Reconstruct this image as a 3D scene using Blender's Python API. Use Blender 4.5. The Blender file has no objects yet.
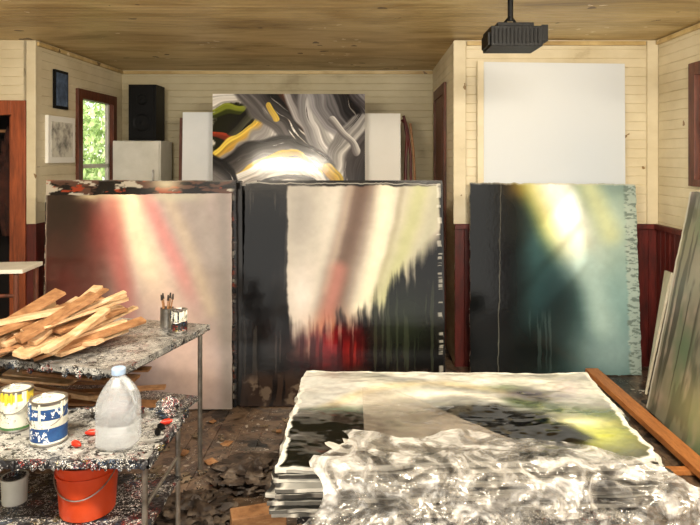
import bpy, math, random
import numpy as np
from mathutils import Vector, Euler, Matrix, noise as mn

scene = bpy.context.scene
random.seed(4)

# ------------------------------------------------------------ materials
def lin(c):
    c = np.asarray(c, dtype=float) / 255.0
    return np.where(c <= 0.04045, c / 12.92, ((c + 0.055) / 1.055) ** 2.4)
def L4(c):
    return (*[float(v) for v in lin(c)], 1.0)

def base_mat(name, rough=.6, metal=0.0):
    m = bpy.data.materials.new(name); m.use_nodes = True
    nt = m.node_tree; b = nt.nodes['Principled BSDF']
    b.inputs['Roughness'].default_value = rough
    b.inputs['Metallic'].default_value = metal
    return m, nt, b

def add_bump(nt, b, co, scale, strength, detail=6, dist=.01):
    n = nt.nodes.new('ShaderNodeTexNoise'); n.inputs['Scale'].default_value = scale
    n.inputs['Detail'].default_value = detail
    nt.links.new(co, n.inputs['Vector'])
    bp = nt.nodes.new('ShaderNodeBump'); bp.inputs['Strength'].default_value = strength
    bp.inputs['Distance'].default_value = dist
    nt.links.new(n.outputs['Fac'], bp.inputs['Height'])
    nt.links.new(bp.outputs['Normal'], b.inputs['Normal'])

def nmat(name, stops, scale=5, detail=6, rough=.6, metal=0, bump=.2, bscale=40, stretch=(1, 1, 1),
         dist=0.0, splats=(), alpha=None, trans=0.0, spec=.5):
    m, nt, b = base_mat(name, rough, metal)
    b.inputs['Specular IOR Level'].default_value = spec
    tc = nt.nodes.new('ShaderNodeTexCoord')
    mp = nt.nodes.new('ShaderNodeMapping'); mp.inputs['Scale'].default_value = stretch
    nt.links.new(tc.outputs['Object'], mp.inputs['Vector'])
    n = nt.nodes.new('ShaderNodeTexNoise'); n.inputs['Scale'].default_value = scale
    n.inputs['Detail'].default_value = detail; n.inputs['Distortion'].default_value = dist
    n.inputs['Roughness'].default_value = .62
    nt.links.new(mp.outputs['Vector'], n.inputs['Vector'])
    r = nt.nodes.new('ShaderNodeValToRGB')
    e = r.color_ramp.elements
    while len(e) < len(stops): e.new(.5)
    for i, (p, c) in enumerate(stops):
        e[i].position = p; e[i].color = L4(c)
    nt.links.new(n.outputs['Fac'], r.inputs['Fac'])
    col = r.outputs['Color']
    for k, (c, sc, th, gate) in enumerate(splats):
        v = nt.nodes.new('ShaderNodeTexVoronoi'); v.inputs['Scale'].default_value = sc
        off = nt.nodes.new('ShaderNodeMapping'); off.inputs['Location'].default_value = (3.1 * k + 1, 1.7 * k, .9 * k)
        nz = nt.nodes.new('ShaderNodeTexNoise'); nz.inputs['Scale'].default_value = sc * 1.3
        nz.inputs['Detail'].default_value = 3
        nt.links.new(tc.outputs['Object'], off.inputs['Vector'])
        nt.links.new(off.outputs['Vector'], nz.inputs['Vector'])
        ad = nt.nodes.new('ShaderNodeMix'); ad.data_type = 'VECTOR'; ad.inputs[0].default_value = .12
        nt.links.new(off.outputs['Vector'], ad.inputs[4]); nt.links.new(nz.outputs['Color'], ad.inputs[5])
        nt.links.new(ad.outputs[1], v.inputs['Vector'])
        lt = nt.nodes.new('ShaderNodeMath'); lt.operation = 'LESS_THAN'; lt.inputs[1].default_value = th
        nt.links.new(v.outputs['Distance'], lt.inputs[0])
        g = nt.nodes.new('ShaderNodeTexNoise'); g.inputs['Scale'].default_value = sc * .22
        nt.links.new(off.outputs['Vector'], g.inputs['Vector'])
        gt = nt.nodes.new('ShaderNodeMath'); gt.operation = 'GREATER_THAN'; gt.inputs[1].default_value = gate
        nt.links.new(g.outputs['Fac'], gt.inputs[0])
        mu = nt.nodes.new('ShaderNodeMath'); mu.operation = 'MULTIPLY'
        nt.links.new(lt.outputs[0], mu.inputs[0]); nt.links.new(gt.outputs[0], mu.inputs[1])
        mx = nt.nodes.new('ShaderNodeMix'); mx.data_type = 'RGBA'
        nt.links.new(mu.outputs[0], mx.inputs[0]); nt.links.new(col, mx.inputs[6])
        mx.inputs[7].default_value = L4(c); col = mx.outputs[2]
    nt.links.new(col, b.inputs['Base Color'])
    if bump: add_bump(nt, b, mp.outputs['Vector'], bscale, bump)
    if alpha is not None:
        ar = nt.nodes.new('ShaderNodeMapRange')
        ar.inputs[1].default_value = .38; ar.inputs[2].default_value = .66
        ar.inputs[3].default_value = alpha[0]; ar.inputs[4].default_value = alpha[1]
        nt.links.new(n.outputs['Fac'], ar.inputs[0]); nt.links.new(ar.outputs[0], b.inputs['Alpha'])
    if trans: b.inputs['Transmission Weight'].default_value = trans
    return m

def paint_mat(name, rough=.4, bump=.25, bscale=60, spec=.5):
    m, nt, b = base_mat(name, rough)
    b.inputs['Specular IOR Level'].default_value = spec
    a = nt.nodes.new('ShaderNodeAttribute'); a.attribute_name = 'paint'
    nt.links.new(a.outputs['Color'], b.inputs['Base Color'])
    tc = nt.nodes.new('ShaderNodeTexCoord')
    add_bump(nt, b, tc.outputs['Object'], bscale, bump, dist=.004)
    return m

M_wall = nmat('cream_painted_boards', [(.2, (156, 136, 102)), (.34, (206, 193, 160)), (.6, (224, 213, 184)), (.85, (234, 225, 200))],
              scale=1.6, detail=8, rough=.5, stretch=(1, 1, 1.6), bump=.1, splats=[((140, 112, 72), 7, .12, .57)])
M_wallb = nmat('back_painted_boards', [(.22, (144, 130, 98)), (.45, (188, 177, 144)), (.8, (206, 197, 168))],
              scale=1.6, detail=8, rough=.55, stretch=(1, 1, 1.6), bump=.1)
M_ceil = nmat('tan_ceiling_boards', [(.26, (112, 86, 48)), (.40, (176, 148, 94)), (.56, (208, 184, 130)), (.8, (230, 210, 162))],
              scale=1.5, detail=14, rough=.45, stretch=(.7, 2, 1), bump=.2, dist=.6, splats=[((112, 86, 50), 5, .16, .54), ((236, 222, 190), 8, .14, .58)])
M_red = nmat('red_brown_wainscot', [(.3, (54, 16, 12)), (.6, (98, 30, 24)), (.85, (124, 50, 40))], scale=6, rough=.5, stretch=(3, 3, .6))
M_frame = nmat('stained_frame_wood', [(.3, (60, 30, 18)), (.7, (116, 60, 38))], scale=8, rough=.5, stretch=(3, 3, .5))
M_orange = nmat('orange_door_wood', [(.3, (104, 48, 24)), (.7, (176, 88, 46))], scale=7, rough=.5, stretch=(4, 4, .5))
M_floor = nmat('grimy_floor', [(.28, (24, 19, 17)), (.42, (66, 52, 42)), (.52, (118, 98, 80)), (.6, (66, 56, 50)), (.76, (158, 148, 134))],
               scale=2.6, detail=14, rough=.32, dist=1.8, bump=.6, bscale=14,
               splats=[((26, 21, 19), 7, .34, .52), ((182, 174, 164), 15, .24, .55), ((130, 56, 36), 24, .16, .58), ((18, 16, 15), 24, .26, .48), ((206, 200, 190), 34, .2, .55)])
M_black = nmat('black_plastic', [(.3, (5, 5, 6)), (.8, (13, 13, 14))], scale=10, rough=.5, spec=.15)
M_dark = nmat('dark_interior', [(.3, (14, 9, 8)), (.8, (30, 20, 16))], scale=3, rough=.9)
M_white = nmat('white_enamel', [(.3, (196, 194, 180)), (.7, (228, 226, 216))], scale=3, rough=.4, bump=.03)
M_primed = nmat('primed_canvas', [(.3, (222, 228, 232)), (.7, (238, 242, 246))], scale=1.6, rough=.8, bump=.1, bscale=200)
M_primed2 = nmat('cream_canvas', [(.3, (240, 239, 232)), (.7, (250, 249, 243))], scale=1.6, rough=.8, bump=.1, bscale=200)
M_chrome = nmat('dull_chrome', [(.3, (120, 116, 110)), (.7, (190, 186, 180))], scale=12, rough=.3, metal=.85)
M_wood = nmat('raw_pine', [(.25, (160, 122, 84)), (.5, (208, 172, 132)), (.8, (234, 210, 178))], scale=7, rough=.6, stretch=(2, 2, 6), dist=.5)
M_wood2 = nmat('old_pine', [(.25, (104, 70, 44)), (.5, (156, 112, 74)), (.8, (184, 144, 104))], scale=9, rough=.65, stretch=(2, 2, 6))
M_woodo = nmat('orange_plank_wood', [(.25, (156, 92, 46)), (.6, (196, 128, 70)), (.8, (214, 156, 102))], scale=9, rough=.45, stretch=(6, 1, 3))
M_table = nmat('splattered_table_paint', [(.3, (70, 69, 68)), (.5, (140, 140, 138)), (.7, (196, 196, 194))], scale=9, rough=.28, dist=1, bump=.5, bscale=60,
               splats=[((16, 16, 18), 30, .44, .40), ((24, 60, 96), 46, .28, .56), ((150, 34, 26), 52, .26, .6), ((226, 226, 222), 60, .32, .47)])
M_tabledk = nmat('encrusted_dark_paint', [(.3, (14, 14, 16)), (.55, (36, 36, 40)), (.75, (96, 98, 102))], scale=12, rough=.35, dist=1.5, bump=.8, bscale=50,
               splats=[((226, 224, 220), 48, .34, .44), ((30, 84, 130), 52, .28, .56), ((190, 50, 30), 60, .28, .58), ((220, 190, 60), 70, .25, .62)])
M_canvas_back = nmat('raw_canvas_edge', [(.3, (100, 84, 68)), (.7, (150, 132, 110))], scale=12, rough=.9,
               splats=[((24, 22, 22), 30, .4, .45)])
M_paint = paint_mat('oil_paint_film', .12, .1, 30, .34)
M_painthor = paint_mat('glossy_paint_film', .1, .3, 20, .55)
M_stacked = paint_mat('stacked_canvas_film', .5, .3, 30, .4)

# ------------------------------------------------------------ mesh builder
class MB:
    def __init__(s, *mats): s.v = []; s.f = []; s.m = []; s.mats = list(mats)
    def add(s, vs, fs, mi=0):
        o = len(s.v); s.v += [tuple(v) for v in vs]
        s.f += [tuple(i + o for i in f) for f in fs]; s.m += [mi] * len(fs)
    def box(s, c, size, rot=(0, 0, 0), mi=0, jit=0):
        R = Euler(rot).to_matrix(); c = Vector(c); vs = []
        for x in (-.5, .5):
            for y in (-.5, .5):
                for z in (-.5, .5):
                    p = Vector((x * size[0], y * size[1], z * size[2]))
                    if jit: p += Vector([random.uniform(-jit, jit) for _ in range(3)])
                    vs.append(c + R @ p)
        s.add(vs, [(0, 1, 3, 2), (4, 6, 7, 5), (0, 4, 5, 1), (2, 3, 7, 6), (0, 2, 6, 4), (1, 5, 7, 3)], mi)
    def bb(s, a, b, mi=0):
        s.box([(a[i] + b[i]) / 2 for i in range(3)], [abs(b[i] - a[i]) for i in range(3)], mi=mi)
    def lathe(s, c, prof, seg=32, mis=None, sq=0, rot=None):
        vs = []; n = len(prof); c = Vector(c)
        R = Euler(rot).to_matrix() if rot else None
        for r, z in prof:
            for k in range(seg):
                a = 2 * math.pi * k / seg; q = 1
                if sq: q = 1 / (max(abs(math.cos(a)), abs(math.sin(a))) ** sq)
                p = Vector((r * q * math.cos(a), r * q * math.sin(a), z))
                if R: p = R @ p
                vs.append(c + p)
        o = len(s.v); s.v += [tuple(v) for v in vs]
        for i in range(n - 1):
            for k in range(seg):
                k2 = (k + 1) % seg
                s.f.append((o + i * seg + k, o + i * seg + k2, o + (i + 1) * seg + k2, o + (i + 1) * seg + k))
                s.m.append(mis[i] if mis else 0)
    def tube(s, pts, r, seg=10, mi=0):
        pts = [Vector(p) for p in pts]; vs = []; fs = []; n = len(pts)
        for i, p in enumerate(pts):
            t = (pts[min(i + 1, n - 1)] - pts[max(i - 1, 0)]).normalized()
            up = Vector((0, 0, 1)) if abs(t.z) < .9 else Vector((0, 1, 0))
            a = t.cross(up).normalized(); b = t.cross(a).normalized()
            rr = r[i] if isinstance(r, (list, tuple)) else r
            for k in range(seg):
                an = 2 * math.pi * k / seg
                vs.append(p + a * rr * math.cos(an) + b * rr * math.sin(an))
        for i in range(n - 1):
            for k in range(seg):
                k2 = (k + 1) % seg
                fs.append((i * seg + k, i * seg + k2, (i + 1) * seg + k2, (i + 1) * seg + k))
        fs.append(tuple(range(seg))[::-1]); fs.append(tuple((n - 1) * seg + k for k in range(seg)))
        s.add(vs, fs, mi)
    def crumple(s, c, size, seed=0, mi=0, amp=.35, res=24, fr=2.2):
        vs = []; fs = []; c = Vector(c)
        for i in range(res + 1):
            th = math.pi * i / res
            for k in range(res * 2):
                ph = math.pi * k / res
                d = Vector((math.sin(th) * math.cos(ph), math.sin(th) * math.sin(ph), math.cos(th)))
                q = 1 + amp * (1 - 2 * abs(mn.noise(d * fr + Vector((seed * 3.7, 0, seed))))) + amp * .4 * mn.noise(d * fr * 3 + Vector((0, seed, 5)))
                p = Vector((d.x * size[0] * q, d.y * size[1] * q, d.z * size[2] * q))
                p.z = max(p.z, -size[2] * .9)
                vs.append(c + p)
        for i in range(res):
            for k in range(res * 2):
                k2 = (k + 1) % (res * 2)
                fs.append((i * res * 2 + k, (i + 1) * res * 2 + k, (i + 1) * res * 2 + k2, i * res * 2 + k2))
        s.add(vs, fs, mi)
    def build(s, name, bevel=0, smooth=False, parent=None):
        me = bpy.data.meshes.new(name); me.from_pydata(s.v, [], s.f)
        for m in s.mats: me.materials.append(m)
        me.polygons.foreach_set('material_index', s.m)
        me.update()
        ob = bpy.data.objects.new(name, me); scene.collection.objects.link(ob)
        co = np.array(s.v); mid = (co.min(0) + co.max(0)) / 2; mid[2] = co[:, 2].min()
        me.transform(Matrix.Translation(Vector(-mid))); ob.location = mid
        if smooth:
            me.shade_smooth()
            try: me.set_sharp_from_angle(angle=math.radians(40))
            except Exception: pass
        if bevel:
            b = ob.modifiers.new('bevel', 'BEVEL'); b.width = bevel; b.segments = 2; b.limit_method = 'ANGLE'
        if parent: adopt(ob, parent)
        return ob

def empty(name, loc):
    e = bpy.data.objects.new(name, None); e.location = loc; e.empty_display_size = .1
    scene.collection.objects.link(e); return e
def adopt(ob, p):
    ob.parent = p
    ob.location = Vector(ob.location) - Vector(p.location)

# ------------------------------------------------------------ room shell (real grooved boards)
def boards(mb, O, U, V, N, lu, lv, pitch=.075, g=.006, d=.005, mi=0, u0=0, v0=0):
    O, U, V, N = map(Vector, (O, U, V, N))
    v = math.floor(v0 / pitch) * pitch; prof = []
    end = v0 + lv
    while v < end:
        for a, h in ((v, -d), (v + g / 2, 0), (v + pitch - g / 2, 0)):
            if v0 <= a <= end: prof.append((a, h))
        v += pitch
    if prof[0][0] > v0: prof.insert(0, (v0, 0))
    prof.append((end, 0))
    vs = []
    for a, h in prof:
        for b in (u0, u0 + lu): vs.append(O + U * b + V * a + N * h)
    n = len(prof)
    fs = [(2 * i, 2 * i + 1, 2 * i + 3, 2 * i + 2) for i in range(n - 1)]
    mb.add(vs, fs, mi)

CH = 2.70; XL = -2.77; XR = 2.377; XA = .70; YF = 5.30; YB = 7.15; XO = -3.9; YN = -1.6
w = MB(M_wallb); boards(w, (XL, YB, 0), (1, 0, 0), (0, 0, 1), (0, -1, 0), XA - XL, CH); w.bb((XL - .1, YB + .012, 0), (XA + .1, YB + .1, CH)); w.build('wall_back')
w = MB(M_wall)
for y0, y1, z0, z1 in ((YF, 6.02, 0, CH), (6.02, 6.93, 0, .9), (6.02, 6.93, 2.38, CH), (6.93, YB, 0, CH)):
    boards(w, (XL, 0, 0), (0, 1, 0), (0, 0, 1), (1, 0, 0), y1 - y0, z1 - z0, u0=y0, v0=z0)
    w.bb((XL - .1, y0, z0), (XL - .012, y1, z1))
w.build('wall_left_alcove')
w = MB(M_wall)
boards(w, (XA, 0, 0), (0, 1, 0), (0, 0, 1), (-1, 0, 0), YB - YF, CH, u0=YF); w.bb((XA + .012, YF + .02, 0), (XA + .1, YB, CH)); w.build('wall_right_alcove')
w = MB(M_wall)
boards(w, (XA, YF, 0), (1, 0, 0), (0, 0, 1), (0, -1, 0), XR - XA, CH); w.bb((XA + .001, YF + .012, 0), (XR + .1, YF + .1, CH)); w.build('wall_right_front')
w = MB(M_wall)
for x0, x1, z0, z1 in ((-2.84, XL, 0, CH), (-3.7, -2.84, 2.2, CH), (XO, -3.7, 0, CH)):
    boards(w, (0, YF, 0), (1, 0, 0), (0, 0, 1), (0, -1, 0), x1 - x0, z1 - z0, u0=x0, v0=z0)
    w.bb((x0, YF + .012, z0), (x1 - .001, YF + .1, z1))
w.build('wall_left_front')
w = MB(M_wall)
WY0, WY1, WZ0, WZ1 = 3.3, 4.72, 1.52, 2.42
for y0, y1, z0, z1 in ((YN, WY0, 0, CH), (WY0, WY1, 0, WZ0), (WY0, WY1, WZ1, CH), (WY1, YF, 0, CH)):
    boards(w, (XR, 0, 0), (0, 1, 0), (0, 0, 1), (-1, 0, 0), y1 - y0, z1 - z0, u0=y0, v0=z0)
    w.bb((XR + .012, y0, z0), (XR + .1, y1, z1))
w.build('wall_right')
w = MB(M_wall); boards(w, (XO, 0, 0), (0, 1, 0), (0, 0, 1), (1, 0, 0), YF - YN, CH, u0=YN); w.bb((XO - .1, YN, 0), (XO - .012, YF, CH)); w.build('wall_left')
w = MB(M_ceil); boards(w, (XO, YN, CH), (1, 0, 0), (0, 1, 0), (0, 0, -1), XR - XO, YB - YN, pitch=.085, g=.012, d=.012); w.bb((XO - .1, YN, CH + .015), (XR + .1, YB + .1, CH + .1)); w.build('ceiling')
w = MB(M_floor); boards(w, (XO, YN, 0), (0, 1, 0), (1, 0, 0), (0, 0, 1), YB - YN, XR - XO, pitch=.14, g=.006, d=.004); w.bb((XO - .1, YN, -.1), (XR + .1, YB + .1, -.012)); w.build('floor')
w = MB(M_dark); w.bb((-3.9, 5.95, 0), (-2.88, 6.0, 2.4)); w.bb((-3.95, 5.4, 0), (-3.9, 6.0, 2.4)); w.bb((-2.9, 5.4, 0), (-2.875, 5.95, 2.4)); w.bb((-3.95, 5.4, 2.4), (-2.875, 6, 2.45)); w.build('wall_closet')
w = MB(M_red); boards(w, (XA, YF - .014, 0), (0, 0, 1), (1, 0, 0), (0, -1, 0), 1.14, XR - XA - .012, pitch=.08); w.bb((XA, YF - .04, 1.14), (XR - .012, YF - .001, 1.18)); w.build('trim_1')
w = MB(M_red); boards(w, (XR - .014, 0, 0), (0, 0, 1), (0, 1, 0), (-1, 0, 0), 1.14, YF - .02 - YN, pitch=.08, v0=YN); w.bb((XR - .04, YN, 1.14), (XR - .001, YF - .04, 1.18)); w.build('trim_2')
w = MB(M_red); w.bb((-2.838, YF - .016, 0), (XL + .012, YF - .001, 1.18)); w.bb((XL + .001, YF, 0), (XL + .012, YB - .02, 1.18)); w.build('trim_3')
w = MB(M_wall); w.bb((XA - .012, YF - .03, 1.18), (XA + .09, YF - .001, CH - .01)); w.bb((XR - .09, YF - .03, 1.18), (XR - .002, YF - .001, CH - .01)); w.bb((XL - .065, YF - .025, 1.18), (XL + .012, YF - .001, CH - .01)); w.build('trim_4', bevel=.004)
w = MB(M_ceil)
w.bb((XL, YB - .03, CH - .045), (XA, YB - .001, CH - .012)); w.bb((XA + .1, YF - .03, CH - .045), (XR - .1, YF - .001, CH - .012)); w.bb((XR - .03, YN, CH - .045), (XR - .001, YF - .04, CH - .012))
w.bb((XL + .001, YF, CH - .045), (XL + .03, YB - .04, CH - .012)); w.build('trim_5', bevel=.004)

w = MB(M_orange)
w.bb((-2.96, YF - .03, 0), (-2.84, YF + .09, 2.2)); w.bb((-3.7, YF - .03, 2.08), (-2.96, YF + .09, 2.2)); w.bb((-3.8, YF - .03, 0), (-3.7, YF + .09, 2.2))
w.bb((-3.0, YF + .02, 0), (-2.965, YF + .09, 2.07)); w.build('trim_7', bevel=.004)
w = MB(M_frame, M_wallb)
w.bb((XA - .025, 5.85, 0), (XA - .001, 5.95, 2.42)); w.bb((XA - .025, 6.72, 0), (XA - .001, 6.82, 2.42)); w.bb((XA - .025, 5.95, 2.32), (XA - .001, 6.72, 2.42))
w.bb((XA - .012, 5.95, 0), (XA - .001, 6.72, 2.32), 0)
for z0, z1 in ((.2, .95), (1.15, 2.2)): w.bb((XA - .018, 6.05, z0), (XA - .012, 6.62, z1))
w.build('door_1', bevel=.003)
# coats hanging in the dark doorway
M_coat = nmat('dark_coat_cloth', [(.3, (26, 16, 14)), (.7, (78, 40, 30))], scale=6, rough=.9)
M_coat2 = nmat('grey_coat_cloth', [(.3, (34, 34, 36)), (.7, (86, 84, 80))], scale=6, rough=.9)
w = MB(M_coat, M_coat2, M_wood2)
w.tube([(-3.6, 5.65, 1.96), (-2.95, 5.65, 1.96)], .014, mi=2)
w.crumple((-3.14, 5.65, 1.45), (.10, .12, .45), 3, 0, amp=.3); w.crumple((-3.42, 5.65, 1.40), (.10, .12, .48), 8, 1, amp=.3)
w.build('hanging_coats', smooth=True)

def glass():
    m, nt, b = base_mat('window_glass', .05)
    b.inputs['Base Color'].default_value = (.9, .95, .95, 1); b.inputs['Alpha'].default_value = .08
    return m
M_glass = glass()
def window(name, X, sgn, y0, y1, z0, z1, fm):
    w = MB(fm, M_glass, M_white)
    t = .09
    a, b = sorted((X - sgn * .06, X + sgn * .03))
    w.bb((a, y0 - .0, z0 - 0), (b, y0 + t, z1)); w.bb((a, y1 - t, z0), (b, y1, z1)); w.bb((a, y0 + t, z1 - t), (b, y1 - t, z1)); w.bb((a, y0 + t, z0), (b, y1 - t, z0 + .05))
    c, d = sorted((X - sgn * .05, X - sgn * .015)); zm = (z0 + z1) / 2
    w.bb((c, y0 + t, zm - .02), (d, y1 - t, zm + .02), 2)
    w.bb((c, y0 + t, z0 + .05), (d, y0 + t + .035, z1 - t), 2); w.bb((c, y1 - t - .035, z0 + .05), (d, y1 - t, z1 - t), 2)
    e = X - sgn * .034
    w.bb((e - .002, y0 + t, z0 + .05), (e + .002, y1 - t, z1 - t), 1)
    return w.build(name, bevel=.003)
window('window_1', XL, 1, 6.02, 6.93, .9, 2.38, M_frame)
window('window_2', XR, -1, WY0, WY1, WZ0, WZ1, M_frame)

# foliage outside left window
M_leaf = nmat('sunlit_foliage', [(.3, (100, 140, 66)), (.5, (180, 210, 130)), (.7, (232, 244, 200))], scale=6, rough=.6)  # leaf tones paled so the colour itself carries the overexposed daylight
w = MB(M_leaf, M_wood2)
w.tube([(-4.3, 9.2, -.1), (-4.25, 9.2, .8), (-4.3, 9.3, 1.7)], [.06, .05, .03], mi=1)
for i in range(1800):
    d = Vector([random.gauss(0, 1) for _ in range(3)]).normalized() * random.uniform(.3, 1)
    p = Vector((-4.1 + d.x * .75, 9.3 + d.y * 1.1, 1.75 + d.z * 1.1))
    R = Euler([random.uniform(0, 6.3) for _ in range(3)]).to_matrix()
    vs = [p + R @ Vector(q) for q in ((-.07, 0, 0), (0, -.035, .01), (.07, 0, 0), (0, .035, .01))]
    w.add(vs, [(0, 1, 2, 3)])
w.build('leafy_bush')
w = MB(nmat('outdoor_grass', [(.3, (60, 84, 36)), (.7, (120, 140, 70))], scale=8)); w.bb((-9, 6.1, -.2), (-3.0, 13, -.1)); w.build('ground')

# ------------------------------------------------------------ numpy painter
def vnoise(x, y, seed):
    G = np.random.RandomState(seed).rand(256, 256)
    xi = np.floor(x).astype(int); yi = np.floor(y).astype(int)
    fx = x - xi; fy = y - yi; fx = fx * fx * (3 - 2 * fx); fy = fy * fy * (3 - 2 * fy)
    a = G[yi & 255, xi & 255]; b = G[yi & 255, (xi + 1) & 255]; c = G[(yi + 1) & 255, xi & 255]; d = G[(yi + 1) & 255, (xi + 1) & 255]
    return (a * (1 - fx) + b * fx) * (1 - fy) + (c * (1 - fx) + d * fx) * fy
def fbm(x, y, seed, o=4):
    s = 0; a = .5; t = 0
    for k in range(o):
        s = s + a * vnoise(x * 2 ** k + 17 * k, y * 2 ** k + 31 * k, seed + k); t += a; a *= .55
    return s / t
def sstep(a, b, x):
    t = np.clip((x - a) / (b - a), 0, 1); return t * t * (3 - 2 * t)
class Paint:
    """colour field of a painting; own units, x to the right, y downward from the top-left corner"""
    def __init__(s, w, h, n, base):
        s.w, s.h = w, h; nx = n; ny = max(8, int(n * h / w))
        s.x, s.y = np.meshgrid(np.linspace(0, w, nx), np.linspace(h, 0, ny))
        s.c = np.zeros((ny, nx, 3)) + np.array(base, float)
    def mix(s, m, col):
        m = np.clip(m, 0, 1)[..., None]; s.c = s.c * (1 - m) + np.asarray(col, float) * m
    def n(s, fx, fy, seed, o=4): return fbm(s.x * fx + 50, s.y * fy + 50, seed, o)
    def blob(s, cx, cy, rx, ry, col, a=1, ang=0, warp=0, seed=1, hard=0):
        t = math.radians(ang); dx = s.x - cx; dy = s.y - cy
        if warp: dx = dx + warp * (s.n(.06, .06, seed) - .5) * 2; dy = dy + warp * (s.n(.06, .06, seed + 9) - .5) * 2
        u = (dx * math.cos(t) + dy * math.sin(t)) / rx; v = (-dx * math.sin(t) + dy * math.cos(t)) / ry
        r = np.sqrt(u * u + v * v)
        s.mix(a * (np.exp(-r * r * 1.2) if not hard else sstep(1, 1 - hard, r)), col)
    def stroke(s, pts, wd, col, a=1, soft=.3, col2=None, br=0, seed=3, warp=0, fade=False, dry=0, wo=4):
        D = np.full(s.x.shape, 1e9); S = np.zeros_like(D); T = np.zeros_like(D); acc = 0
        X, Y = s.x, s.y
        if warp: X = X + warp * (s.n(.04, .04, seed, wo) - .5) * 2; Y = Y + warp * (s.n(.04, .04, seed + 5, wo) - .5) * 2
        P = np.array(pts, float)
        for _ in range(2):
            if len(P) > 2:
                Q = [P[0]]
                for i in range(len(P) - 1): Q += [P[i] * .75 + P[i + 1] * .25, P[i] * .25 + P[i + 1] * .75]
                P = np.array(Q + [P[-1]])
        for (x0, y0), (x1, y1) in zip(P[:-1], P[1:]):
            L = math.hypot(x1 - x0, y1 - y0) + 1e-6; ux, uy = (x1 - x0) / L, (y1 - y0) / L
            t = np.clip((X - x0) * ux + (Y - y0) * uy, 0, L)
            dx = X - x0 - t * ux; dy = Y - y0 - t * uy; d = np.hypot(dx, dy); k = d < D
            D = np.where(k, d, D); S = np.where(k, dx * (-uy) + dy * ux, S); T = np.where(k, acc + t, T); acc += L
        m = sstep(wd, wd * (1 - soft), D) * a
        if fade: m = m * sstep(acc, acc * .45, T)
        if dry:
            g = fbm(S * .5 + 80, T * .03 + 80, seed + 4, 3)
            m = m * (1 - sstep(.80 - dry * .35 * (T / acc) - dry * .2 * (D / wd), .88 - dry * .3 * (T / acc), g))
        c = np.zeros_like(s.c) + np.array(col, float)
        if col2 is not None:
            q = sstep(.1, .9, np.clip(S / wd * .5 + .5 + .35 * (fbm(S * .3 + 9, T * .015 + 9, seed + 2, 3) - .5), 0, 1))[..., None]; c = c * (1 - q) + np.array(col2, float) * q
        if br:
            c = c * (1 + br * (fbm(S * .5 + 60, T * .015 + 60, seed, 3) - .5) * 2)[..., None]
        m = np.clip(m, 0, 1)[..., None]; s.c = s.c * (1 - m) + c * m
    def poly(s, pts, col, a=1, soft=3, warp=4, seed=2, f=.12):
        X = s.x + warp * (s.n(f, f, seed) - .5) * 2; Y = s.y + warp * (s.n(f, f, seed + 7) - .5) * 2
        ins = np.zeros(X.shape, bool); D = np.full(X.shape, 1e9); n = len(pts)
        for i in range(n):
            x0, y0 = pts[i]; x1, y1 = pts[(i + 1) % n]
            c = ((y0 > Y) != (y1 > Y)) & (X < (x1 - x0) * (Y - y0) / ((y1 - y0) or 1e-9) + x0); ins ^= c
            L2 = (x1 - x0) ** 2 + (y1 - y0) ** 2 + 1e-9
            t = np.clip(((X - x0) * (x1 - x0) + (Y - y0) * (y1 - y0)) / L2, 0, 1)
            D = np.minimum(D, np.hypot(X - x0 - t * (x1 - x0), Y - y0 - t * (y1 - y0)))
        sd = np.where(ins, D, -D); m = sstep(-soft, soft, sd) * a
        s.mix(m, col); return m
    def drips(s, x0, x1, y0, y1, col, seed, f=.35, th=.55, a=.8):
        m = sstep(th, th + .08, s.n(f, .012, seed, 2)) * sstep(x0 - 2, x0 + 2, s.x) * sstep(x1 + 2, x1 - 2, s.x) * sstep(y0 - 8, y0 + 8, s.y) * sstep(y1 + 10, y1 - 10, s.y + 26 * (s.n(f, 0, seed + 3, 2) - .5))
        s.mix(m * a, col)
    def grain(s, amt=.06, seed=8, f=.25):
        s.c *= (1 + amt * (s.n(f, f, seed) - .5) * 2)[..., None]

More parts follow.
